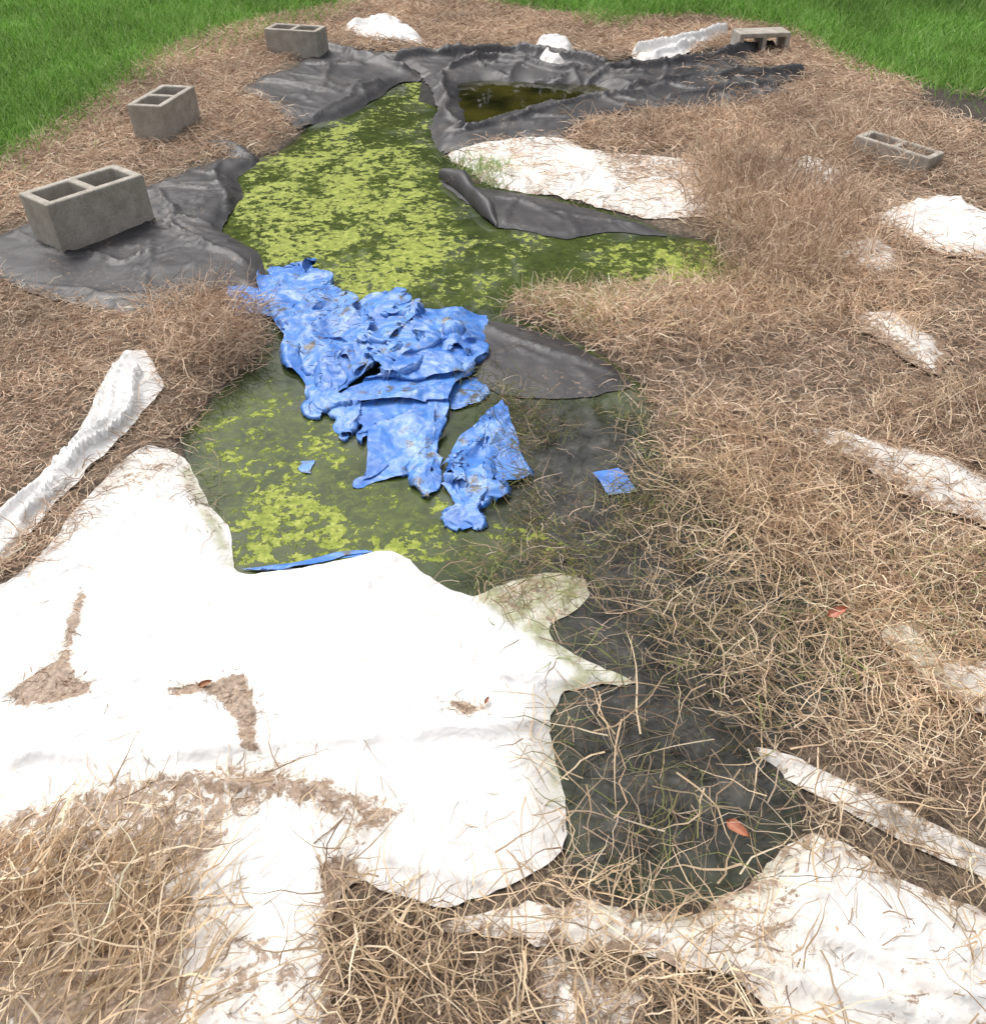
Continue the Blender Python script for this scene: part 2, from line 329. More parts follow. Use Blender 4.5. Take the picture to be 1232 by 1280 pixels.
sheet(WN,[(545,1165),(620,1148),(700,1125),(800,1140),(880,1150),(940,1085),(1010,1035),(1060,1060),(1140,1110),(1232,1160),(1400,1240),(1400,1310),(1000,1310),(940,1245),(880,1222),(760,1195),(640,1180)],M_W,res=.010,zoff=.005,
  ridges=[([(700,1150),(850,1200),(1100,1250)],.014,.014),([(940,1120),(1100,1190),(1300,1270)],.014,.016)],wr=(.004,5),cre=(28,.008,.008),base=.3,edged=.3,edge=.012,dirt=[([(800,1130),(1000,1100),(1000,1290),(860,1210)],.52,.05),([(1000,1200),(1232,1180),(1232,1290),(1100,1290)],.42,.05)],green=[([(880,1060),(1000,1030),(980,1100),(860,1160),(760,1140)],.6,.04)],seed=2)
sheet(WN,[(660,1215),(720,1205),(790,1230),(800,1270),(780,1310),(690,1310),(675,1260)],M_W,res=.010,zoff=.006,wr=(.005,5),base=.38,edged=.3,edge=.014,seed=20)
RN='rolled_white_sheet'
sheet(RN,[(948,930),(1000,950),(1080,990),(1160,1035),(1250,1080),(1400,1155),(1400,1195),(1250,1120),(1150,1070),(1070,1022),(1000,978),(955,948)],M_W,res=.008,zoff=.004,lump=.3,
  ridges=[([(950,938),(1080,1005),(1250,1100),(1400,1175)],.016,.024),([(955,942),(1080,1015),(1250,1112)],.004,.03)],wr=(.003,14),cre=(8,.004,.006),base=.2,edged=.25,seed=3)
sheet(RN,[(160,450),(183,447),(198,470),(206,492),(186,517),(160,547),(132,577),(116,592),(104,608),(74,636),(48,668),(10,708),(-40,740),(-40,685),(5,645),(50,608),(72,590),(98,556),(118,516),(136,476)],M_W,res=.006,zoff=.018,lump=.25,edge=.004,
  ridges=[([(172,462),(150,525),(105,585),(80,600)],.035,.03),([(188,480),(143,550),(108,592)],.006,.042),([(155,475),(118,550),(80,595)],.006,.034),([(172,466),(132,550),(92,592)],.006,.044),([(80,600),(30,640),(-40,690)],.008,.026),([(100,606),(50,650),(0,700)],.007,.024),([(90,604),(40,660),(-20,715)],.006,.028)],wr=(.002,14),cre=(5,.003,.006),base=-.1,edged=.15,seed=4)
sheet(WN,[(558,190),(600,180),(650,175),(705,178),(735,194),(800,200),(870,206),(960,197),(1010,212),(1050,238),(1000,250),(930,262),(860,275),(820,272),(760,258),(700,242),(640,234),(600,222)],M_W,res=.015,zoff=.006,
  ridges=[([(580,192),(650,184),(700,188)],.015,.014),([(640,215),(760,232),(840,262)],.010,.014),([(740,202),(860,214),(1000,220)],.012,.016)],wr=(.003,5),cre=(34,.010,.010),base=.28,edged=.3,edge=.014,dirt=[([(720,195),(900,200),(900,240),(760,240)],.56,.12)],seed=5)
sheet(WN,[(1085,285),(1140,262),(1190,265),(1232,288),(1320,330),(1320,390),(1232,345),(1180,335),(1130,312)],M_W,res=.012,zoff=.02,lump=.4,ridges=[([(1120,280),(1180,298),(1300,350)],.03,.02),([(1150,270),(1200,310)],.012,.02),([(1190,270),(1240,330)],.012,.02)],wr=(.003,8),cre=(20,.012,.010),base=.22,edged=.4,edge=.016,seed=6)
sheet(WN,[(975,215),(1015,208),(1050,230),(1045,250),(1000,245)],M_W,res=.012,zoff=.03,wr=(.004,8),cre=(8,.010,.010),base=.35,edged=.3,edge=.018,seed=7)
sheet(WN,[(430,42),(455,30),(485,24),(505,34),(525,52),(535,64),(490,60),(455,55)],M_W,res=.015,zoff=.015,lump=.4,ridges=[([(445,42),(480,36),(515,55)],.06,.05),([(465,32),(500,58)],.02,.04)],wr=(.006,7),cre=(14,.02,.014),base=.12,edged=.3,edge=.016,seed=8)
sheet(WN,[(668,72),(672,60),(695,56),(718,63),(712,84),(690,88),(672,84)],M_W,res=.015,zoff=.05,ridges=[([(675,68),(712,72)],.05,.05)],wr=(.012,7),cre=(10,.025,.018),base=.2,edged=.25,edge=.018,seed=9)
sheet(WN,[(785,70),(830,56),(870,50),(903,42),(908,50),(870,64),(845,78),(800,82)],M_W,res=.015,zoff=.025,lump=.4,ridges=[([(795,74),(850,62),(905,46)],.02,.06),([(820,78),(880,58)],.015,.04)],wr=(.006,7),cre=(12,.014,.012),base=.12,edged=.3,edge=.016,seed=10)
sheet(WN,[(1010,545),(1080,555),(1150,578),(1232,612),(1400,690),(1400,740),(1232,675),(1150,640),(1080,595),(1030,565)],M_W,res=.012,zoff=.03,ridges=[([(1030,552),(1120,590),(1232,645),(1400,720)],.01,.010)],wr=(.003,9),cre=(20,.005,.008),base=.32,edged=.4,edge=.018,seed=11)
sheet(WN,[(1095,780),(1140,785),(1190,830),(1250,850),(1300,900),(1240,905),(1180,880),(1120,830)],M_W,res=.012,zoff=.045,wr=(.003,8),cre=(14,.005,.01),base=.32,edged=.35,edge=.018,green=[([(1090,780),(1200,800),(1180,880),(1100,850)],.6,.05)],seed=12)
sheet(WN,[(1030,320),(1090,310),(1130,340),(1100,370),(1050,350)],M_W,res=.012,zoff=.035,wr=(.003,8),base=.46,edged=.45,edge=.02,seed=14)
sheet(WN,[(1050,400),(1110,400),(1180,450),(1160,480),(1090,440)],M_W,res=.012,zoff=.03,wr=(.003,8),base=.46,edged=.45,edge=.02,seed=15)
# ---------------- blue tarp: overlapping flaps, small cloth solver + sharp crumple folds
def tri(t): return np.abs((t%1.)*2-1)
def crumple(U,V,seed,cr):
    r=np.random.default_rng(seed+99); z=0; a0=r.uniform(0,math.pi)
    W1=U+(fbm(U,V,5,seed,2)-.5)*.10; W2=V+(fbm(U,V,5,seed+3,2)-.5)*.10
    for f,n,k in ((5,3,1.5),(9,3,1.15),(17,3,.8),(34,2,.5)):
        for i in range(n):
            a=a0+r.normal(0,.75); q=tri((W1*math.cos(a)+W2*math.sin(a))*f+r.uniform(0,1))
            z=z+(.085*k/f/n**.5)*q*sm(.3,.65,vn(U*f*.5,V*f*.5,seed+i))
    return z*cr
def nrm(X):
    gu=np.gradient(X,axis=0); gv=np.gradient(X,axis=1); n=np.cross(gu,gv); n/=np.linalg.norm(n,axis=2,keepdims=True)+1e-9
    return n*np.sign(n[...,2:3].mean())
def cloth(quad,hts,n=64,m=64,ex=1.2,seed=0,steps=40,amp=.05,fs=8,cr=1.):
    r=np.random.default_rng(seed)
    A,B,C,Dq=[np.array(gp(*q)) for q in quad]
    u=np.linspace(0,1,n)[:,None,None]; v=np.linspace(0,1,m)[None,:,None]
    p2=(A*(1-u)+B*u)*(1-v)+(Dq*(1-u)+C*u)*v
    hb=((hts[0]*(1-u)+hts[1]*u)*(1-v)+(hts[3]*(1-u)+hts[2]*u)*v)[...,0]
    lu=.5*(np.linalg.norm(B-A)+np.linalg.norm(C-Dq))*ex/(n-1); lv=.5*(np.linalg.norm(Dq-A)+np.linalg.norm(C-B))*ex/(m-1)
    U,Vv=np.meshgrid(np.arange(n)*lu,np.arange(m)*lv,indexing='ij')
    a=r.uniform(0,math.pi); Ur=U*math.cos(a)+Vv*math.sin(a); Vr=-U*math.sin(a)+Vv*math.cos(a)
    z=amp*(ridged(Ur*1.6,Vr*.5,fs,seed,1)*1.8-.5)+hb
    X=np.concatenate([p2,z[...,None]],2); X[...,:2]+=(.03+amp*.8)*np.stack([fbm(U,Vv,fs*1.6,seed+1,3)-.5,fbm(U,Vv,fs*1.6,seed+2,3)-.5],2)
    T=X[...,:2].copy(); prev=X.copy()
    def con(sa,sb,L,k):
        a=X[sa];b=X[sb]; d=b-a; l=np.sqrt((d*d).sum(2,keepdims=True))+1e-9; c=d*(k*.5*(l-L)/l); X[sa]+=c; X[sb]-=c
    s=slice; N_=s(None); ld=math.hypot(lu,lv)
    for st in range(steps):
        vel=(X-prev)*.88; prev=X.copy(); X+=vel; X[...,2]-=.0007
        for it in range(5):
            for o in (0,1):
                na=(n-1-o)//2; con((s(o,o+2*na,2),N_),(s(o+1,o+1+2*na,2),N_),lu,1)
                ma=(m-1-o)//2; con((N_,s(o,o+2*ma,2)),(N_,s(o+1,o+1+2*ma,2)),lv,1)
            con((s(0,n-1),s(0,m-1)),(s(1,n),s(1,m)),ld,.2); con((s(0,n-1),s(1,m)),(s(1,n),s(0,m-1)),ld,.2)
            for q,kk in ((5,.12),(9,.06)):
                if q<n-1 and q<m-1:
                    con((s(0,n-q),N_),(s(q,n),N_),q*lu,kk); con((N_,s(0,m-q)),(N_,s(q,m)),q*lv,kk)
            for sl in ((0,N_),(-1,N_),(N_,0),(N_,-1)):
                X[sl][...,:2]+=(T[sl]-X[sl][...,:2])*.03
            for i_ in (0,-1):
                for j_ in (0,-1): X[i_,j_,:2]+=(T[i_,j_]-X[i_,j_,:2])*.4
            h=np.maximum(H(X[...,0],X[...,1]),ZW)+.002+hb*.8
            X[...,2]=np.maximum(X[...,2],h)
            hi=h+.045; X[...,2]=np.where(X[...,2]>hi,hi+(X[...,2]-hi)*.85,X[...,2])
    cz=crumple(U,Vv,seed,cr); X=X+nrm(X)*(cz-cz.mean()*.5)[...,None]
    X[...,2]=np.maximum(X[...,2],np.maximum(H(X[...,0],X[...,1]),ZW)+.0015)
    return X.reshape(-1,3),grid_faces(n,m),((cz-cz.min())/(cz.max()-cz.min()+1e-6)*1.2).ravel()
blue=bpy.data.objects.new('crumpled_blue_tarp',None); bpy.context.collection.objects.link(blue)
Q=[([(318,340),(372,330),(440,374),(358,432)],(.005,.02,.05,.02),1.12,1,.04,6),
   ([(352,402),(432,382),(472,450),(390,512)],(.03,.06,.07,.0),1.18,2,.05,5),
   ([(418,400),(490,378),(525,404),(448,478)],(.03,.07,.09,.04),1.18,3,.06,5),
   ([(505,400),(610,394),(592,446),(528,446)],(.06,.01,.0,.08),1.15,4,.05,5),
   ([(452,436),(522,424),(578,470),(472,476)],(.08,.10,.02,.06),1.2,5,.05,5),
   ([(444,502),(528,440),(602,430),(562,500)],(.04,.09,.03,.02),1.15,6,.06,5),
   ([(446,508),(556,486),(548,528),(456,548)],(.03,.03,.01,.01),1.18,7,.05,6),
   ([(468,538),(538,512),(524,578),(450,604)],(.03,.04,.0,.0),1.15,8,.05,6),
   ([(500,565),(548,528),(550,572),(537,620)],(.01,.03,.01,.0),1.1,9,.04,7),
   ([(545,580),(628,510),(655,592),(600,632)],(.01,.05,.01,.02),1.18,10,.06,5),
   ([(552,600),(604,588),(602,650),(572,664)],(.01,.05,.0,.0),1.12,11,.04,6),
   ([(372,440),(424,430),(432,502),(396,518)],(.02,.06,.02,.0),1.18,12,.05,6),
   ([(410,498),(462,478),(442,532),(418,544)],(.01,.04,.0,.0),1.15,13,.04,7),
   ([(555,478),(602,465),(608,495),(565,505)],(.0,.0,.0,.0),1.12,14,.02,9),
   ([(745,585),(775,582),(793,605),(765,615)],(.0,.0,.0,.0),1.15,15,.04,9),
   ([(296,706),(330,712),(462,684),(448,688)],(.0,.0,.0,.0),1.02,16,.003,9),
   ([(285,362),(332,358),(340,392),(290,398)],(.0,.0,.02,.0),1.1,17,.03,9),
   ([(375,572),(392,570),(388,587),(376,584)],(.0,.0,.0,.0),1.1,18,.03,9)]
for i,(q,ht,e,sd_,am,fs) in enumerate(Q):
    big=i<13; nn=76 if big else 24
    X,Fc,cz=cloth(q,ht,nn,nn,e,sd_,amp=am if big else am*.5,fs=fs,cr=1. if big else .3)
    o=np_mesh('tarp_fold_%d'%i,X,Fc,M_B,attrs={'crease':cz}); o.parent=blue
# ---------------- concrete blocks
def block(px,ang,tilt=(0,0),side=False,zo=0.0,sc=1.0):
    xs=[-.195,-.162,-.016,.016,.162,.195]; ys=[-.095,-.063,.063,.095]; zs=[0,.19]
    V=[];idx={}
    def vid(i,j,k):
        if (i,j,k) not in idx: idx[(i,j,k)]=len(V); V.append((xs[i],ys[j],zs[k]))
        return idx[(i,j,k)]
    solid=lambda i,j: 0<=i<5 and 0<=j<3 and not(j==1 and i in(1,3))
    Fs=[]
    for i in range(5):
        for j in range(3):
            if not solid(i,j): continue
            Fs.append([vid(i,j,1),vid(i+1,j,1),vid(i+1,j+1,1),vid(i,j+1,1)]); Fs.append([vid(i,j+1,0),vid(i+1,j+1,0),vid(i+1,j,0),vid(i,j,0)])
            for di,dj,a,b in((-1,0,(i,j+1),(i,j)),(1,0,(i+1,j),(i+1,j+1)),(0,-1,(i,j),(i+1,j)),(0,1,(i+1,j+1),(i,j+1))):
                if not solid(i+di,j+dj): Fs.append([vid(*a,0),vid(*b,0),vid(*b,1),vid(*a,1)])
    me=bpy.data.meshes.new('concrete_block'); me.from_pydata([tuple(c*sc for c in v) for v in V],[],Fs); me.materials.append(M_C)
    o=bpy.data.objects.new('concrete_block',me); bpy.context.collection.objects.link(o)
    md=o.modifiers.new('b','BEVEL'); md.width=.007; md.segments=3; md.limit_method='ANGLE'
    x,y=gp(*px); z=H1(x,y)+.002+zo
    if side: o.rotation_euler=(math.radians(90),0,ang); z+=.095*sc
    else: o.rotation_euler=(tilt[0],tilt[1],ang)
    o.location=(x,y,z); return o
r=math.radians
block((124,297),r(52),zo=.004,sc=1.1)
block((214,170),r(80),zo=.0,sc=1.0)
block((374,72),r(-14),zo=-.02,sc=.97)
block((940,66),r(8),side=True,zo=-.045,sc=.92)
block((1108,220),r(-44),tilt=(r(-4),r(4)),zo=-.085,sc=.95)
# ---------------- strands
class Acc:
    def __init__(s,n=4,kink=.3): s.V=[];s.C=[];s.n=n;s.k=kink
    def add(s,x,y,z,L,W,az,el,curl,droop,col):
        n=s.n; N=len(x); p=np.stack([x,y,z],1); roll=rng.uniform(0,math.pi,N); out=np.zeros((N,n+1,2,3)); 
        kink=rng.normal(0,s.k,(N,n))
        for k in range(n+1):
            a=az+curl*k/n; e=el-droop*k/n
            if k<n: a=a+kink[:,k]; e=e+kink[:,n-1-k]*.6
            d=np.stack([np.cos(e)*np.cos(a),np.cos(e)*np.sin(a),np.sin(e)],1)
            s1=np.stack([-np.sin(a),np.cos(a),0*a],1); s2=np.cross(d,s1)
            sv=s1*np.cos(roll)[:,None]+s2*np.sin(roll)[:,None]
            w=(W*(1-.75*(k/n)**1.5)*.5)[:,None]
            out[:,k,0]=p-sv*w; out[:,k,1]=p+sv*w
            if k<n:
                p=p+d*(L/n)[:,None]
                h=np.maximum(H(p[:,0],p[:,1]),ZW)+.006; p[:,2]=np.maximum(p[:,2],h)
        s.V.append(out.reshape(-1,3)); s.C.append(np.repeat(col,2*(n+1),axis=0))
    def build(s,name,mat):
        V=np.concatenate(s.V);C=np.concatenate(s.C); n=s.n; N=len(V)//(2*(n+1))
        b=np.arange(N)*2*(n+1); f=[]
        for k in range(n): f.append(np.stack([b+2*k,b+2*k+1,b+2*k+3,b+2*k+2],1))
        return np_mesh(name,V,np.concatenate(f),mat,cols=C)
TAN=np.array([[.70,.53,.39],[.62,.45,.325],[.50,.36,.26],[.79,.64,.49],[.32,.22,.155]])
PALE=np.array([[.74,.58,.40],[.81,.67,.49],[.63,.47,.31],[.44,.32,.21],[.70,.53,.35]])
OLIVE=np.array([[.20,.21,.08],[.28,.25,.11],[.35,.27,.16],[.15,.15,.08],[.25,.29,.10]])
GREEN=np.array([[.24,.45,.09],[.18,.36,.06],[.30,.50,.13],[.36,.52,.18],[.12,.25,.04]])
def pick(pal,N,j=.12):
    c=pal[rng.integers(0,len(pal),N)]; return np.clip(c*(1+rng.normal(0,j,(N,1))),.01,.9)
def samp(px,dens,jit=.03,excl=(),patch=None):
    P=GP(px); lo=P.min(0)-.05;hi=P.max(0)+.05
    N=int(dens*(hi-lo).prod()); x=rng.uniform(lo[0],hi[0],N); y=rng.uniform(lo[1],hi[1],N)
    jx=x+rng.normal(0,jit,N); jy=y+rng.normal(0,jit,N)
    k=inside(P,jx,jy)
    for e in excl: k&=~inside(GP(e),jx,jy)
    if patch: 
        sc,th,wd=patch; f=fbm(x,y,sc,6,3); k&=rng.random(N)<sm(th-wd,th+wd,f)
    return x[k],y[k]
def lay(acc,px,dens,L,W,el,pal,az=None,azs=9,zr=(0,.02),droop=(0,.6),curl=.6,**kw):
    x,y=samp(px,dens,**kw); N=len(x)
    if N==0: return
    z=np.maximum(H(x,y),ZW)+.004+rng.uniform(*zr,N)
    a=rng.uniform(0,2*math.pi,N) if az is None else az+rng.normal(0,azs,N)
    far=1+.16*np.clip(y-1,0,8)
    tone=(.60+.8*fbm(x,y,2.5,3,5))[:,None]
    acc.add(x,y,z,rng.uniform(*L,N),rng.uniform(*W,N)*far,a,rng.uniform(*el,N),rng.normal(0,curl,N),rng.uniform(*droop,N),np.clip(pick(pal,N)*tone,.01,.9))
S=Acc(5,.26)
X_MID=[(558,190),(650,175),(705,178),(735,194),(870,206),(960,197),(1010,212),(1050,238),(930,255),(860,275),(760,258),(600,222)]
X_R=[(1095,285),(1140,264),(1190,266),(1232,290),(1320,330),(1320,380),(1232,340),(1180,330),(1130,308)]
X_WET=[(1140,115),(1180,125),(1240,137),(1330,168),(1330,186),(1232,178),(1185,162),(1150,138)]
X_ROLL=[(158,448),(188,448),(208,480),(206,505),(145,572),(110,602),(75,634),(-40,740),(-40,685),(70,588),(125,500)]
S1=[(440,6),(520,-6),(610,8),(680,20),(770,27),(890,27),(1000,45),(965,64),(860,72),(760,80),(640,65),(580,72),(450,68),(395,60),(330,100),(300,118),(345,140),(370,160),(330,190),(300,192),(180,238),(35,280),(-15,305),(-300,420),(-300,335),(0,210),(60,172),(120,130),(200,72),(270,42),(380,17)]
XB=[[(430,44),(485,22),(530,62),(455,53)],[(668,58),(718,60),(712,85),(670,85)],[(790,70),(900,40),(908,48),(840,78)]]
lay(S,S1,5200,(.04,.11),(.002,.0034),(-.1,.6),TAN,zr=(0,.025),excl=XB,jit=.05,curl=1.)
S3=[(-300,440),(-15,345),(20,362),(60,378),(110,390),(160,402),(205,398),(250,378),(325,375),(335,430),(270,490),(228,545),(185,562),(145,590),(50,705),(0,738),(-300,860)]
lay(S,S3,8500,(.03,.09),(.0018,.0032),(-.1,.6),TAN,zr=(0,.025),excl=[X_ROLL],jit=.02,curl=1.)
S2=[(965,64),(1000,45),(1060,80),(1150,120),(1232,132),(1500,200),(1700,330),(1600,700),(1500,1100),(1400,1150),(1250,1075),(1080,985),(950,920),(1010,900),(1060,860),(1000,720),(850,600),(800,490),(760,440),(640,392),(640,368),(760,358),(900,352),(912,320),(880,290),(850,275),(930,262),(1050,240),(1010,212),(960,197),(735,194),(705,178),(735,160),(800,145),(900,145),(985,128),(1000,100),(925,90)]
X_S8=[(1020,548),(1080,558),(1150,582),(1232,618),(1400,698),(1400,735),(1232,668),(1150,632),(1080,593)]
X_H=[[(1055,402),(1110,402),(1180,450),(1160,478),(1090,438)],[(1035,322),(1090,312),(1128,342),(1060,355)],[(980,215),(1015,209),(1048,240),(1000,246)],X_WET,[(1098,782),(1140,788),(1190,832),(1280,890),(1180,878),(1120,828)]]
lay(S,S2,4600,(.04,.11),(.002,.0034),(-.1,.6),TAN,zr=(0,.03),excl=[X_R,X_MID]+X_H,jit=.03,curl=1.)
BUSH=[(900,200),(1000,240),(1100,330),(1250,380),(1600,500),(1500,1000),(1232,1020),(1150,960),(1060,900),(1080,820),(1000,720),(900,640),(850,580),(810,480),(760,430),(660,385),(760,362),(900,352),(912,320),(870,270),(870,215)]
lay(S,BUSH,3600,(.04,.11),(.0018,.0032),(.0,1.2),TAN,zr=(0,.06),droop=(-.3,1.4),curl=1.,excl=[X_S8]+X_H,patch=(3.2,.50,.04),jit=.05)
lay(S,BUSH,1200,(.08,.17),(.0018,.003),(.2,1.2),PALE,zr=(0,.05),droop=(0,1.2),curl=.6,patch=(3.2,.48,.06),excl=[X_S8],jit=.05)
lay(S,[(860,220),(960,200),(1060,260),(1100,330),(960,380),(900,350),(915,310),(870,270)],5500,(.06,.15),(.002,.0032),(.3,1.5),TAN*.9,zr=(0,.12),droop=(-.2,1.6),curl=1.,jit=.08)
lay(S,[(720,165),(1000,135),(1100,180),(1060,230),(960,195),(735,190)],3000,(.06,.15),(.002,.0032),(.1,1.),TAN,zr=(0,.05),droop=(-.2,1.4),jit=.08)
lay(S,X_MID,1300,(.05,.13),(.0018,.003),(-.1,.4),TAN,zr=(.015,.03),patch=(3,.5,.06))
lay(S,X_MID,1500,(.05,.12),(.0018,.003),(-.1,.4),TAN,zr=(.015,.03),excl=[[(540,170),(760,180),(760,245),(560,225)]])
lay(S,[(1040,170),(1120,180),(1170,215),(1130,240),(1050,220)],2400,(.08,.16),(.002,.003),(.2,1.),TAN,zr=(0,.08))
lay(S,[(840,80),(1010,70),(1010,130),(880,140)],500,(.06,.14),(.002,.003),(-.1,.5),TAN,zr=(.01,.05))
lay(S,[(1000,530),(1250,600),(1400,680),(1400,760),(1200,690),(1020,590)],1400,(.05,.13),(.0018,.003),(-.1,.6),TAN,zr=(.02,.06))
lay(S,[(1080,770),(1320,840),(1320,920),(1150,890)],1600,(.05,.13),(.0018,.003),(-.1,.6),TAN,zr=(.02,.07))
lay(S,[(1020,310),(1140,310),(1190,460),(1080,450)],1700,(.05,.13),(.0018,.003),(-.1,.6),TAN,zr=(.02,.06))
lay(S,[(1085,255),(1320,300),(1320,390),(1130,330)],450,(.05,.13),(.0018,.003),(-.1,.6),TAN,zr=(.03,.07))
lay(S,[(180,390),(260,370),(325,380),(335,430),(280,470),(210,460)],5500,(.06,.18),(.0016,.003),(.1,1.1),TAN*.85,zr=(0,.05),droop=(0,1.4))
lay(S,[(205,480),(250,440),(330,440),(260,500),(215,540)],4500,(.05,.14),(.0014,.0026),(.0,.8),TAN*.55,zr=(0,.03))
lay(S,[(120,600),(195,520),(230,540),(170,570),(60,700),(0,730),(0,720)],3500,(.04,.12),(.0014,.0026),(.0,.7),TAN*.7,zr=(0,.02))
lay(S,[(220,440),(250,450),(300,640),(285,640)],60,(.2,.4),(.0024,.003),(.1,.6),PALE,az=-1.3,azs=.4,zr=(0,.05),droop=(.3,1.))
lay(S,[(560,720),(740,650),(850,600),(1000,700),(1100,800),(1060,880),(960,930),(1010,1030),(900,1130),(700,1120),(700,860),(640,780)],1200,(.06,.17),(.0016,.0032),(-.1,.5),np.vstack([TAN*.8,OLIVE]),zr=(0,.05),droop=(0,.8))
lay(S,[(620,480),(800,490),(900,600),(1050,720),(1080,830),(950,900),(820,840),(700,760),(640,660)],4400,(.03,.10),(.0013,.0025),(-.1,.8),np.vstack([TAN*.75,OLIVE]),zr=(0,.05),curl=.9,patch=(5,.43,.08))
lay(S,[(800,560),(900,600),(1080,650),(1250,900),(1250,1060),(1060,980),(1000,930),(900,900),(820,820)],3000,(.07,.18),(.0018,.0034),(.0,.9),PALE*.92,zr=(0,.07),droop=(0,1.1),curl=.6)
lay(S,[(700,860),(950,900),(1010,1030),(900,1130),(720,1110)],330,(.10,.26),(.003,.0045),(-.05,.4),PALE,zr=(.01,.05),curl=.4)
lay(S,[(700,860),(950,900),(1010,1030),(900,1130),(720,1110)],2600,(.01,.06),(.0012,.0024),(-.1,.2),np.vstack([TAN*.35,OLIVE*.5]),zr=(0,.006),patch=(6,.47,.08))
lay(S,[(-150,1120),(-60,1040),(60,1008),(200,975),(340,962),(400,985),(500,1020),(480,1040),(420,1020),(350,1015),(290,1045),(200,1110),(0,1130)],3800,(.04,.13),(.0018,.0034),(-.1,.5),PALE,zr=(0,.012),jit=.02,patch=(9,.42,.1))
lay(S,[(-150,1110),(60,1070),(260,1110),(235,1310),(-150,1310)],6000,(.07,.2),(.0026,.0048),(-.1,.5),PALE,az=1.2,azs=.7,zr=(0,.035),jit=.02,patch=(6,.38,.08),curl=.5)
lay(S,[(235,1130),(410,1160),(425,1310),(235,1310)],1400,(.04,.14),(.002,.0036),(-.1,.4),PALE*.85,zr=(0,.015),patch=(7,.45,.08))
S5=[(405,1075),(430,1060),(450,1110),(540,1142),(640,1180),(760,1197),(880,1224),(1000,1310),(400,1310)]
lay(S,S5,11000,(.015,.06),(.0014,.003),(-.1,.5),TAN*.65,zr=(0,.012),jit=.014)
lay(S,S5,4500,(.05,.17),(.0022,.0042),(-.1,.6),PALE*.9,zr=(0.005,.03),jit=.016)
lay(S,[(560,1090),(700,1090),(950,1130),(1000,1050),(1150,1000),(1300,1100),(1300,1310),(1000,1310),(700,1180)],1900,(.06,.2),(.002,.0042),(-.1,.5),PALE,zr=(.005,.035),patch=(5,.46,.08))
lay(S,[(600,1080),(800,1100),(900,1200),(640,1200)],2000,(.08,.22),(.002,.0042),(-.1,.6),PALE*.9,zr=(.0,.03))
lay(S,[(940,1050),(1232,1080),(1232,1310),(950,1310)],900,(.03,.10),(.0016,.003),(-.1,.3),TAN*.7,zr=(.004,.015),patch=(8,.5,.05))
lay(S,[(640,850),(720,850),(720,1100),(640,1100)],700,(.05,.18),(.0018,.0034),(-.1,.6),PALE*.8,zr=(.0,.03))
lay(S,[(950,925),(1080,985),(1250,1075),(1250,1150),(1080,1050)],1100,(.05,.16),(.0018,.0034),(-.1,.6),PALE,zr=(.02,.05))
lay(S,[(990,990),(1080,1020),(1250,1120),(1250,1170),(1140,1110),(1010,1040)],7000,(.03,.13),(.0018,.0034),(-.1,.5),PALE*.85,zr=(0,.03))
lay(S,[(0,740),(200,570),(300,720),(490,690),(700,820),(690,1000),(400,980),(0,1010)],70,(.03,.12),(.0012,.002),(-.1,.2),PALE*.8,zr=(.004,.01))
lay(S,[(-60,960),(400,940),(700,1000),(680,1090),(560,1130),(400,1010),(-60,1040)],350,(.02,.09),(.0012,.0024),(-.1,.2),PALE*.7,zr=(.004,.012),patch=(8,.5,.06))
for dp in DIRT[:3]: lay(S,dp[0],12000,(.008,.03),(.0012,.0024),(-.1,.3),TAN*.75,zr=(.004,.01),jit=.010)
for dp in ([(100,570),(230,560),(290,700),(250,640),(180,600)],[(-20,720),(120,620),(170,620),(60,720)]): lay(S,dp,2600,(.03,.1),(.0012,.0024),(-.1,.4),TAN*.8,zr=(.004,.012),patch=(9,.45,.06))
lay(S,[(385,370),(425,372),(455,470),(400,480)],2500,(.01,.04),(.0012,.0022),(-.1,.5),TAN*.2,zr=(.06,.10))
lay(S,[(225,540),(250,560),(300,700),(290,715),(240,630)],1500,(.02,.07),(.0012,.0022),(-.1,.3),np.vstack([TAN*.5,OLIVE*.7]),zr=(0,.01))
lay(S,[(570,690),(760,690),(780,830),(640,780)],5000,(.02,.09),(.0014,.0024),(-.1,.4),np.vstack([TAN*.7,OLIVE*.9]),zr=(0.003,.02),patch=(9,.44,.06))
S.build('dry_grass',M_S)
G=Acc(3,.15)
LW1=[(-420,340),(-300,325),(0,205),(60,168),(120,126),(200,70),(270,40),(380,15),(440,2),(520,-10),(500,-45),(-300,-60),(-900,60)]
LW2=[(520,-10),(610,4),(680,16),(770,24),(890,24),(1000,44),(1060,78),(1150,116),(1232,128),(1500,195),(1700,100),(1400,-55),(520,-50)]
for P in (LW1,LW2): lay(G,P,4300,(.05,.12),(.003,.0045),(.6,1.5),GREEN,zr=(0,.01),droop=(-.1,1.1),curl=.5,jit=.09)
lay(G,[(1000,40),(1232,120),(1500,200),(1500,240),(1232,150),(1040,85)],700,(.05,.12),(.002,.003),(.5,1.4),GREEN,jit=.1)
lay(G,[(0,200),(200,60),(440,0),(440,20),(200,100),(0,240)],700,(.05,.12),(.002,.003),(.5,1.4),GREEN,jit=.1)
lay(G,[(720,20),(800,15),(790,40),(740,42)],2500,(.05,.10),(.002,.003),(.5,1.4),GREEN,jit=.08)
G.build('lawn_grass',M_GR)
K=Acc(4,.3)
lay(K,[(640,368),(760,360),(800,390),(760,420),(680,405),(640,395)],6000,(.04,.11),(.0016,.0028),(.0,1.2),np.vstack([OLIVE*1.3,TAN]),zr=(0,.03))
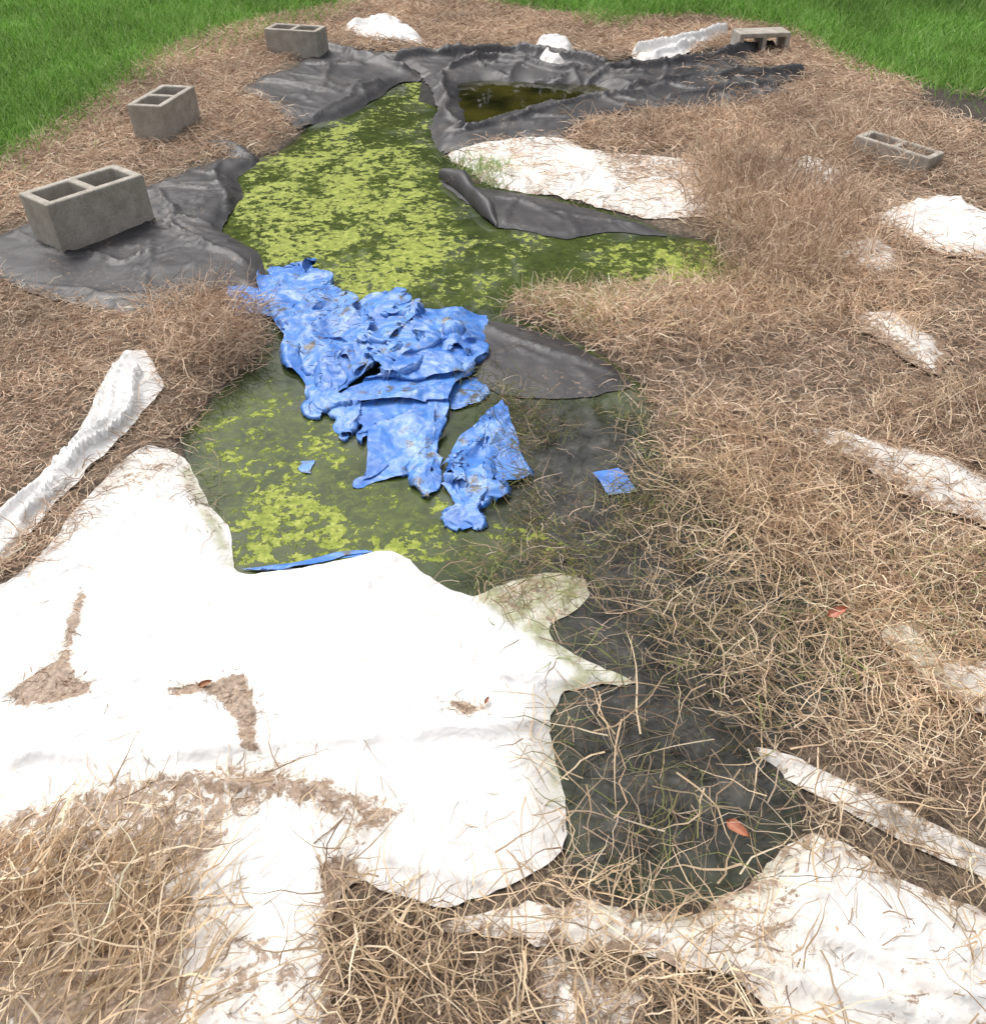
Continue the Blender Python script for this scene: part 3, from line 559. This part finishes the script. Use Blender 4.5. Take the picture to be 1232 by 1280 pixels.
lay(K,[(590,470),(640,470),(660,560),(620,560),(590,500)],5000,(.03,.08),(.0015,.0024),(.0,1.2),OLIVE,zr=(0,.05))
lay(K,[(620,500),(760,490),(860,660),(740,700),(640,680)],5000,(.03,.08),(.0012,.0022),(.0,1.),OLIVE*.8,zr=(0,.03),patch=(6,.43,.08))
lay(K,[(560,197),(600,200),(640,215),(620,235),(575,225)],5000,(.03,.08),(.002,.003),(.3,1.4),GREEN*np.array([1.2,.9,1.5]),zr=(0,.02))
lay(K,[(560,680),(740,680),(740,760),(600,745)],2200,(.04,.1),(.0012,.0022),(.0,.9),OLIVE,zr=(0,.03))
lay(K,[(850,330),(920,300),(950,370),(880,365)],4000,(.04,.1),(.0015,.0025),(.3,1.3),OLIVE,zr=(0,.04))
lay(K,[(1080,720),(1232,700),(1232,860),(1100,850)],1200,(.04,.1),(.0015,.0025),(.0,1.),OLIVE,zr=(0.05,.12))
K.build('pond_weeds',M_GR)
# ---------------- fallen leaves
def leaf(px,L,ang,col,zo=.04,tilt=.4):
    n=10; V=[];Fs=[]
    for i in range(n+1):
        t=i/n; w=math.sin(math.pi*t**.8)*.22*L*(1+.12*math.sin(9*t)); 
        for k in (-1,-.5,0,.5,1): V.append((L*(t-.5),w*k,.12*L*(abs(k)**1.5)+.1*L*math.sin(3*t)))
    for i in range(n):
        for k in range(4): a=i*5+k; Fs.append((a,a+5,a+6,a+1))
    m,nt,b=newmat('dead_leaf'); N=NB(nt); N.l(N.mix(N.noise(60,4),tuple(c*.6 for c in col),tuple(min(1,c*1.4) for c in col)),b.inputs['Base Color']); b.inputs['Roughness'].default_value=.5
    me=bpy.data.meshes.new('fallen_leaf'); me.from_pydata(V,[],Fs); me.materials.append(m)
    o=bpy.data.objects.new('fallen_leaf',me); bpy.context.collection.objects.link(o); x,y=gp(*px)
    o.location=(x,y,H1(x,y)+zo); o.rotation_euler=(tilt,-.2,ang)
leaf((918,1050),.05,r(-50),(.36,.14,.08),.08); leaf((1035,790),.05,r(20),(.45,.16,.10),.12); leaf((10,1195),.04,r(80),(.35,.08,.03),.06)
leaf((262,868),.03,r(20),(.3,.12,.05),.018); leaf((608,886),.018,r(60),(.3,.12,.05),.018)
# ---------------- unseen trees added beyond the lawn to darken low reflections in the far pool
def tree(x,y,h,seed):
    R=np.random.default_rng(seed); root=bpy.data.objects.new('unseen_tree',None); bpy.context.collection.objects.link(root)
    V=[];Fs=[]
    def limb(a,b,ra,rb,k=7,seg=5):
        a=np.array(a,float);b=np.array(b,float);base=len(V); dr=(b-a)/np.linalg.norm(b-a); s1=np.cross(dr,[.3,.9,.1]); s1/=np.linalg.norm(s1); s2=np.cross(dr,s1)
        for i in range(seg+1):
            t=i/seg; c=a+(b-a)*t+R.normal(0,.04,3)*t; rr=ra+(rb-ra)*t
            for j in range(k): q=2*math.pi*j/k; V.append(tuple(c+rr*(s1*math.cos(q)+s2*math.sin(q))))
        for i in range(seg):
            for j in range(k): p=base+i*k+j; q=base+i*k+(j+1)%k; Fs.append((p,q,q+k,p+k))
    limb((x,y,-.1),(x,y,h*.45),.22,.14); C=[]
    for i in range(12):
        a=R.uniform(0,6.28); l=R.uniform(.25,.42)*h; z0=R.uniform(.2,.45)*h; e=(x+l*math.cos(a)*.9,y+l*math.sin(a)*.9,z0+R.uniform(.0,.45)*h)
        limb((x,y,z0),e,.09,.02); C.append(e)
    C=np.array(C); n=9000; c=C[R.integers(0,len(C),n)]+R.normal(0,.13*h,(n,3))*np.array([1,1,.75]); c[:,2]=np.maximum(c[:,2],.25)
    a=R.normal(0,1,(n,3)); a/=np.linalg.norm(a,axis=1)[:,None]; b=np.cross(a,R.normal(0,1,(n,3))); b/=np.linalg.norm(b,axis=1)[:,None]
    s=R.uniform(.08,.16,(n,1)); LV=np.stack([c-a*s,c+b*s*.5,c+a*s,c-b*s*.5],1).reshape(-1,3); lf=np.arange(n*4).reshape(-1,4)
    g=R.uniform(.5,1.3,(n,1))*np.array([[.06,.12,.03]]); o=np_mesh('foliage',LV,lf,M_GR,False,cols=np.repeat(g,4,axis=0)); o.parent=root
    m,nt,b_=newmat('bark'); N=NB(nt); N.l(N.ramp(N.noise(9,5),[(.3,(.06,.04,.03)),(.7,(.16,.12,.09))]),b_.inputs['Base Color'])
    me=bpy.data.meshes.new('trunk'); me.from_pydata(V,[],Fs); me.materials.append(m); t=bpy.data.objects.new('trunk',me); bpy.context.collection.objects.link(t); t.parent=root
for i in range(9): tree(-11+i*2.8,15.5+1.5*math.sin(i*2.1),7+math.sin(i*1.7),i+3)
# ---------------- light
w=bpy.data.worlds.new('World'); bpy.context.scene.world=w; w.use_nodes=True; nt=w.node_tree
bg=nt.nodes['Background']; sky=nt.nodes.new('ShaderNodeTexSky'); sky.sky_type='NISHITA'; sky.sun_disc=False
sky.sun_elevation=r(58); sky.sun_rotation=r(-40); sky.air_density=1.0; sky.dust_density=5; sky.ozone_density=1
hs=nt.nodes.new('ShaderNodeHueSaturation'); hs.inputs['Saturation'].default_value=.25; hs.inputs['Value'].default_value=1.45
nt.links.new(sky.outputs[0],hs.inputs['Color']); nt.links.new(hs.outputs[0],bg.inputs[0]); bg.inputs[1].default_value=.15
sl=bpy.data.lights.new('sun','SUN'); sl.energy=2.0; sl.angle=r(25); sl.color=(1,.96,.91)
so=bpy.data.objects.new('sun',sl); bpy.context.collection.objects.link(so)
az=r(-40); el=r(58); dv=Vector((math.sin(az)*math.cos(el),math.cos(az)*math.cos(el),math.sin(el)))
so.rotation_euler=dv.to_track_quat('Z','Y').to_euler(); so.location=(0,0,5)
cam=bpy.data.cameras.new('camera'); co=bpy.data.objects.new('camera',cam); bpy.context.collection.objects.link(co)
cam.sensor_fit='HORIZONTAL'; cam.sensor_width=36; cam.lens=36*F/1232; cam.clip_start=.05; cam.clip_end=2000
co.location=(0,0,CH); co.rotation_euler=(math.pi/2-TH,0,0)
sc=bpy.context.scene; sc.camera=co; sc.view_settings.view_transform='Standard'; sc.view_settings.look='None'; sc.view_settings.exposure=0
